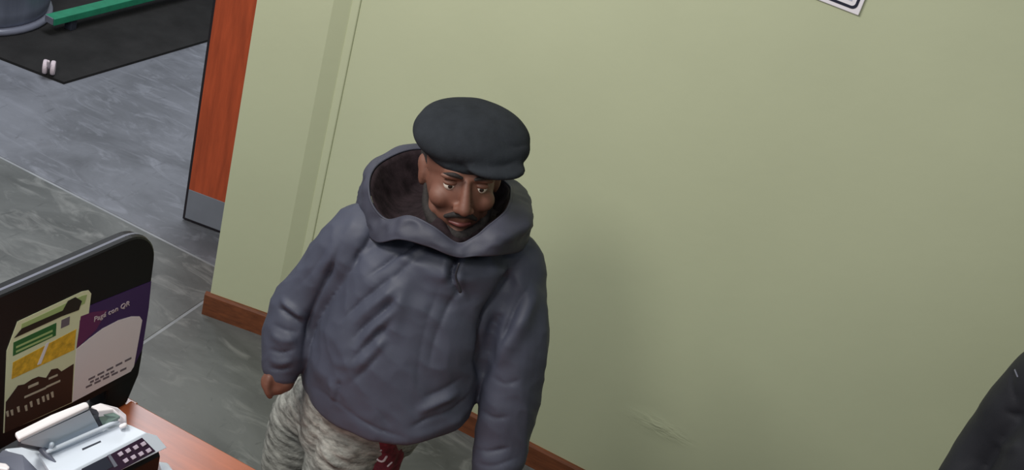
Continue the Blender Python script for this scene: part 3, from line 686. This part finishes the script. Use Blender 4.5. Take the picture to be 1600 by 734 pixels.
# chest: long oblique drapes
FL += [([(668, 362), (640, 385), (600, 412), (566, 440)], .010, -.010), ([(660, 352), (628, 372), (590, 392)], .012, .008), ([(672, 378), (650, 395), (622, 408)], .008, .008), ([(655, 402), (632, 418), (612, 440)], .010, -.007),
       ([(620, 425), (590, 450), (556, 476), (530, 505)], .009, -.009), ([(628, 440), (600, 465), (566, 492), (540, 520)], .009, .009), ([(625, 460), (598, 486), (570, 508), (548, 532)], .008, -.009),
       ([(622, 478), (600, 500), (578, 520), (552, 552)], .008, .008), ([(612, 505), (590, 522), (566, 545), (545, 572)], .008, -.009), ([(606, 525), (580, 552), (552, 582)], .009, .008), ([(598, 548), (570, 578), (540, 605)], .009, -.008),
       ([(515, 560), (535, 570), (570, 560)], .012, .005), ([(640, 420), (622, 480), (612, 540)], .016, .006), ([(690, 440), (668, 500), (655, 560), (652, 610)], .018, -.005), ([(722, 452), (700, 480), (680, 530), (668, 590)], .012, -.007),
       ([(718, 458), (745, 500), (748, 560)], .03, .006), ([(530, 590), (528, 610), (524, 628)], .008, -.009), ([(512, 592), (520, 612), (516, 628)], .01, .006)]
# front placket and gathers below it
FL += [([(718, 384), (712, 405), (706, 432), (711, 448)], .010, -.024), ([(728, 390), (722, 410), (716, 432), (722, 452)], .008, .007), ([(700, 392), (697, 420), (694, 445)], .010, .006), ([(706, 440), (716, 456), (724, 462)], .007, -.008),
       ([(760, 408), (780, 420), (796, 424)], .012, .004), ([(672, 360), (690, 378), (712, 388)], .006, -.003), ([(722, 388), (750, 374), (790, 368), (825, 372)], .008, -.006)]
# waist and gathered hem
FL += [([(640, 668), (670, 652), (705, 640), (735, 612)], .010, -.009), ([(630, 682), (668, 678), (712, 656), (742, 622)], .012, .006), ([(650, 645), (680, 630), (720, 612)], .010, .008), ([(655, 625), (690, 610), (722, 590)], .012, -.007),
       ([(480, 600), (520, 626), (560, 655), (600, 674), (640, 684)], .008, -.006), ([(560, 612), (590, 640), (612, 668)], .016, -.004)]
def cloth(co): return .0030*vnoise(co, 4.5, 11)+.0120*(.22-np.abs(vnoise(co*np.array([1.25, 1.25, .7]), 5.0, 5)))+.0052*(.2-np.abs(vnoise(co, 11, 15)))
folds(me, FL, cloth)
jk = mesh_obj('jacket', me, M['jacket'], man, True)
bm = bmesh.new(); tube(bm, [P4(717, 412, .155, .0022), P4(712, 430, .160, .0022), P4(716, 444, .162, .0024), P4(719, 455, .163, .0036)], 8); bm_obj('drawcord', bm, M['cord'], jk, True)

# hood lying open round the neck
ST = [  # rim, fold, base, inner : (px, py, f)
 ((714, 380, .118), (714, 386, .128), (713, 401, .138), (712, 368, .095)),
 ((676, 354, .112), (674, 361, .122), (666, 384, .134), (690, 345, .085)),
 ((640, 338, .090), (636, 345, .100), (624, 374, .118), (676, 336, .065)),
 ((604, 343, .060), (599, 349, .066), (588, 378, .074), (668, 330, .035)),
 ((580, 315, .035), (574, 322, .032), (566, 352, .000), (664, 322, .0)),
 ((578, 276, -.02), (569, 281, -.03), (556, 326, -.06), (666, 312, -.045)),
 ((600, 250, -.09), (586, 249, -.105), (578, 306, -.12), (680, 304, -.075)),
 ((652, 232, -.13), (645, 228, -.150), (640, 295, -.16), (700, 300, -.095)),
 ((730, 245, -.15), (735, 240, -.180), (735, 318, -.17), (730, 306, -.095)),
 ((790, 284, -.12), (808, 286, -.142), (798, 352, -.13), (765, 320, -.075)),
 ((799, 302, -.03), (828, 318, -.045), (822, 380, -.05), (778, 335, -.020)),
 ((790, 330, .050), (826, 350, .052), (812, 392, .035), (773, 345, .030)),
 ((762, 354, .098), (786, 370, .112), (780, 398, .116), (752, 356, .065)),
 ((741, 371, .112), (746, 379, .122), (746, 400, .134), (730, 366, .085))]
def closed(pts, n):
    P = [np.array(p, float) for p in pts]; m_ = len(P); out = []
    for i in range(m_):
        a, b, c, d = P[(i-1) % m_], P[i], P[(i+1) % m_], P[(i+2) % m_]
        for k in range(n):
            t_ = k/n; out.append(0.5*((2*b)+(-a+c)*t_+(2*a-5*b+4*c-d)*t_*t_+(-a+3*b-3*c+d)*t_**3))
    return out
NR = 10
rows = {k: closed([tuple(pp(*s[k])) for s in ST], NR) for k in range(4)}
neckc = np.array(pp(722, 330, -.02))
def strip(ctrl, n, amp, seed):
    """sheet through the control rows, wrinkled"""
    out = []
    cols = len(ctrl[0])
    grid = [catmull([r[i] for r in ctrl], n) for i in range(cols)]
    for j in range(len(grid[0])): out.append([grid[i][j] for i in range(cols)])
    A_ = np.array(out); w_ = vnoise(A_.reshape(-1, 3), 9, seed)+.9*(.4-np.abs(vnoise(A_.reshape(-1, 3), 13, seed+1))*2.2)
    d = A_.reshape(-1, 3)-neckc; d /= np.linalg.norm(d, axis=1)[:, None]
    jj = np.repeat(np.arange(A_.shape[0])/(A_.shape[0]-1), A_.shape[1]); env = np.sin(np.pi*jj)**.6
    return (A_.reshape(-1, 3)+d*(amp*w_*env)[:, None]).reshape(A_.shape)
def sheet_mesh(name, G, m, parent, th):
    bm = bmesh.new(); vs = [[bm.verts.new(Vector(p)) for p in row] for row in G]; n = len(vs[0])
    for a, b in zip(vs, vs[1:]):
        for i in range(n): bm.faces.new((a[i], a[(i+1) % n], b[(i+1) % n], b[i]))
    o = bm_obj(name, bm, m, parent, True)
    sd = o.modifiers.new('thick', 'SOLIDIFY'); sd.thickness = th; sd.offset = 0
    return o
rim_in = [p+(neckc-p)/np.linalg.norm(neckc-p)*.004 for p in rows[0]]
mid = [np.array(a)*.45+np.array(b)*.55-np.array([0, 0, .028]) for a, b in zip(rows[0], rows[3])]
hood = sheet_mesh('hood', strip([rows[0], rows[1], [(np.array(a)+np.array(b))/2+(np.array(b)-neckc)*.015 for a, b in zip(rows[1], rows[2])], rows[2]], 6, .0060, 21), M['hood'], man, .003)
low = [np.array(p)*.35+(neckc-np.array([0, 0, .04]))*.65 for p in rows[3]]
lin = sheet_mesh('hood_lining', strip([rim_in, mid, rows[3], low], 8, .0085, 31), M['lining'], man, .002)
bm = bmesh.new(); rr = rows[0]
for i in range(len(rr)):
    pass
ring = [tuple(p)+(.0024,) for p in rr]+[tuple(rr[0])+(.0024,)]
tube(bm, ring, 8, 1); bm_obj('hood_hem', bm, M['hood'], hood, True)

# trousers
bm = bmesh.new()
loft(bm, [(hip-ur*.165+Z*.07, hip+ur*.12+Z*.07, uf*.118), (hip-ur*.17-Z*.03, hip+ur*.09-Z*.03, uf*.12), (hip-ur*.165-Z*.10, hip+ur*.05-Z*.10, uf*.105)], 32)
for a, k, n_, hx, r0 in ((ra, rk, rn, -.085, .083), (la, lk, ln_, .02, .088)):
    a2 = a.copy()
    tube(bm, [tuple(hip+ur*hx-Z*.03)+(r0+.004,), tuple(a2)+(r0,), tuple(k)+(.072,), tuple(k.lerp(n_, .5))+(.066,), tuple(n_+Z*.03)+(.058,)], 24)
me = fuse(bm, .0055, 5)
def knit_fn(co):
    q = co@np.array([.15, .1, 1.0])
    return -.0016*np.sin(q*2*np.pi/.027+1.6*vnoise(co, 5, 9))*(0.6+.4*vnoise(co, 8, 2))+.003*vnoise(co, 6, 4)
folds(me, [([(504, 628), (498, 660), (490, 700), (478, 732)], .008, -.008), ([(520, 700), (545, 712), (560, 700)], .010, .006), ([(498, 690), (520, 720), (540, 732)], .008, .007), ([(455, 660), (475, 668), (492, 660)], .008, -.004)], knit_fn)
tr = mesh_obj('trousers', me, M['knit'], man, True)
# dark red printed cloth at the left hip
bm = bmesh.new()
rc = [P4(604, 684, .10, .020), P4(604, 700, .085, .026), P4(598, 722, .075, .028), P4(588, 750, .07, .026), P4(578, 780, .065, .018)]
tube(bm, rc, 20, 5); tube(bm, [P4(622, 690, .07, .014), P4(618, 712, .06, .018), P4(606, 745, .055, .018)], 16, 4)
me = fuse(bm, .004, 4); folds(me, [([(590, 690), (588, 715), (578, 734)], .005, -.005), ([(620, 700), (612, 720), (600, 734)], .006, -.006)], lambda co: .0022*vnoise(co, 18, 8))
rcloth = mesh_obj('hip_cloth', me, M['red'], man, True); rcloth['label'] = 'dark red cloth with white print'
dg = bpy.context.evaluated_depsgraph_get()
bm_ = bmesh.new(); bm_.from_mesh(rcloth.data); bvh = BVHTree.FromBMesh(bm_); bm_.free(); off = root_loc(rcloth)
for pts, r in ((((586, 712), (592, 719), (599, 720), (604, 713)), .0028), (((588, 706), (596, 703)), .0022), (((579, 722), (584, 720)), .003), (((578, 730), (583, 729)), .0028), (((606, 728), (612, 722)), .0022)):
    q = []
    for x, y in pts:
        h = bvh.ray_cast(CAM-off, ray(x, y).normalized())
        if h[0] is not None: q.append(tuple(h[0]+off)+(r,))
    if len(q) >= 2:
        bm = bmesh.new(); tube(bm, q, 8, 3); bm_obj('white_print', bm, M['white_print'], rcloth, True)
# shoes
for n_ in (rn, ln_):
    bm = bmesh.new(); B3 = Matrix((ur, uf, Z)).transposed()
    ball(bm, Vector((n_.x, n_.y, .052))+uf*.01, (.046, .070, .050), B3); ball(bm, Vector((n_.x, n_.y, .034))+uf*.09, (.047, .095, .034), B3); ball(bm, Vector((n_.x, n_.y, .09)), (.05, .055, .045), B3)
    box(bm, n_.x-.01, n_.x+.01, n_.y-.01, n_.y+.01, .0, .03)
    prism(bm, [Vector((n_.x, n_.y, .022))+ur*a_+uf*b_ for a_, b_ in ((-.043, -.06), (.043, -.06), (.05, .10), (.03, .19), (-.03, .19), (-.05, .10))], drop=(0, 0, -.022))
    me = fuse(bm, .005, 3); mesh_obj('shoe', me, M['shoe'], man, True)

# ------------------------------------------------------------------ second person at the right edge, mostly out of view
q0 = on_plane(1640, 560, Vector((0, 2.60, 0)), Vector((0, 1, 0)))
B2 = Vector((q0.x+.215, 2.62, 0)); f2v = Vector((-.35, -.94, 0)).normalized(); r2v = Vector((-f2v.y, f2v.x, 0))
def W(r, f, z, rad=None):
    v = B2+r2v*r+f2v*f+Z*z; return tuple(v)+(rad,) if rad is not None else v
h2 = W(0, .02, 1.60); HT2 = Matrix(((r2v.x, f2v.x, 0, h2.x), (r2v.y, f2v.y, 0, h2.y), (r2v.z, f2v.z, 1, h2.z), (0, 0, 0, 1)))
bm = bmesh.new(); head_parts(bm, HT2)
tube(bm, [tuple(HT2@Vector((0, -.02, -.05)))+(.056,), W(0, -.03, 1.45, .058), W(0, -.03, 1.38, .07)])
loft(bm, [(W(-.15, 0, 1.42), W(.15, 0, 1.42), f2v*.06), (W(-.17, 0, 1.3), W(.17, 0, 1.3), f2v*.10), (W(-.15, 0, 1.1), W(.15, 0, 1.1), f2v*.10), (W(-.16, 0, .92), W(.16, 0, .92), f2v*.11), (W(-.14, 0, .8), W(.14, 0, .8), f2v*.10)], 24)
for s in (-1, 1):
    tube(bm, [W(s*.17, 0, 1.38, .05), W(s*.21, -.01, 1.22, .045), W(s*.23, -.02, 1.08, .04), W(s*.235, .02, .94, .034), W(s*.235, .06, .84, .026)])
    pc = W(s*.235, .08, .78)
    for k in (-1, 0, 1): tube(bm, [W(s*.235, .06, .84, .02), tuple(pc+f2v*.016*k)+(.015,)], 10)
    for k, l_ in ((-1.5, .06), (-.5, .075), (.5, .07), (1.5, .055)):
        a = pc+f2v*.014*k; tube(bm, [tuple(a)+(.010,), tuple(a-Z*l_*.5+r2v*s*.004)+(.009,), tuple(a-Z*l_-r2v*s*.012)+(.0075,)], 10)
    tube(bm, [tuple(pc+f2v*.012+Z*.03)+(.012,), tuple(pc+f2v*.045)+(.010,), tuple(pc+f2v*.050-Z*.03)+(.008,)], 10)
    tube(bm, [W(s*.09, 0, .84, .078), W(s*.10, .02, .66, .064), W(s*.10, .02, .48, .05), W(s*.10, 0, .34, .048), W(s*.10, -.01, .09, .034)])
    ball(bm, W(s*.10, .05, .035), (.034, .10, .025), Matrix((r2v, f2v, Z)).transposed())
me = fuse(bm, .005, 3); p2 = mesh_obj('person', me, M['skin'], None, True)
tag(p2, 'person in a black jacket cut off by the right edge of the picture', 'person'); face_bits(HT2, p2)
bm = bmesh.new(); ball(bm, HT2@Vector((0, -.022, .034)), (.083, .098, .090), None, 32, 24)
ih = HT2.inverted()
bmesh.ops.delete(bm, geom=[v for v in bm.verts if (ih@v.co).y > .045+.25*max(0, (ih@v.co).z-.06)*0 and (ih@v.co).z < .07 or (ih@v.co).z < -.04], context='VERTS')
bm_obj('hair', bm, M['hair'], p2, True)
bm = bmesh.new()
loft(bm, [(W(-.07, -.02, 1.47), W(.07, -.02, 1.47), f2v*.075), (W(-.15, -.01, 1.44), W(.15, -.01, 1.44), f2v*.09), (W(-.19, 0, 1.36), W(.19, 0, 1.36), f2v*.12), (W(-.20, 0, 1.2), W(.20, 0, 1.2), f2v*.14), (W(-.20, 0, 1.0), W(.20, 0, 1.0), f2v*.15), (W(-.21, 0, .84), W(.21, 0, .84), f2v*.15), (W(-.20, 0, .77), W(.20, 0, .77), f2v*.14)], 40)
for s in (-1, 1): tube(bm, [W(s*.15, 0, 1.40, .065), W(s*.19, 0, 1.36, .072), W(s*.225, -.01, 1.22, .068), W(s*.24, -.02, 1.08, .064), W(s*.243, .02, .95, .056), W(s*.24, .055, .86, .046)], 20)
me = fuse(bm, .007, 6)
folds(me, [([(1566, 640), (1585, 650), (1600, 645)], .014, -.008), ([(1550, 680), (1575, 700), (1598, 690)], .014, .006), ([(1585, 575), (1580, 600), (1590, 640)], .014, -.006)], lambda co: .004*vnoise(co, 5, 17)+.0015*vnoise(co, 14, 18))
j2 = mesh_obj('jacket', me, M['black_jacket'], p2, True)
bm_ = bmesh.new(); bm_.from_mesh(j2.data); bvh = BVHTree.FromBMesh(bm_); bm_.free(); off = root_loc(j2); q = []
for x, y in ((1586, 578), (1588, 583), (1590, 588)):
    h = bvh.ray_cast(CAM-off, ray(x, y).normalized())
    if h[0] is not None: q.append(tuple(h[0]+off)+(.0022,))
if len(q) >= 2: bm = bmesh.new(); tube(bm, q, 8, 2); bm_obj('zip_pull', bm, M['rim'], j2, True)
bm = bmesh.new()
loft(bm, [(W(-.18, 0, .92), W(.18, 0, .92), f2v*.125), (W(-.18, 0, .78), W(.18, 0, .78), f2v*.125)], 32)
for s in (-1, 1): tube(bm, [W(s*.09, 0, .84, .09), W(s*.10, .02, .66, .08), W(s*.10, .02, .48, .068), W(s*.10, -.01, .12, .058)], 20)
me = fuse(bm, .007, 5); mesh_obj('trousers', me, M['cord'], p2, True)
for s in (-1, 1):
    bm = bmesh.new(); B3 = Matrix((r2v, f2v, Z)).transposed()
    ball(bm, W(s*.10, .0, .06), (.046, .07, .055), B3); ball(bm, W(s*.10, .08, .036), (.047, .095, .036), B3)
    prism(bm, [W(s*.10+a_, b_, .02) for a_, b_ in ((-.043, -.06), (.043, -.06), (.05, .10), (.03, .18), (-.03, .18), (-.05, .10))], drop=(0, 0, -.02))
    me = fuse(bm, .006, 3); mesh_obj('shoe', me, M['shoe'], p2, True)
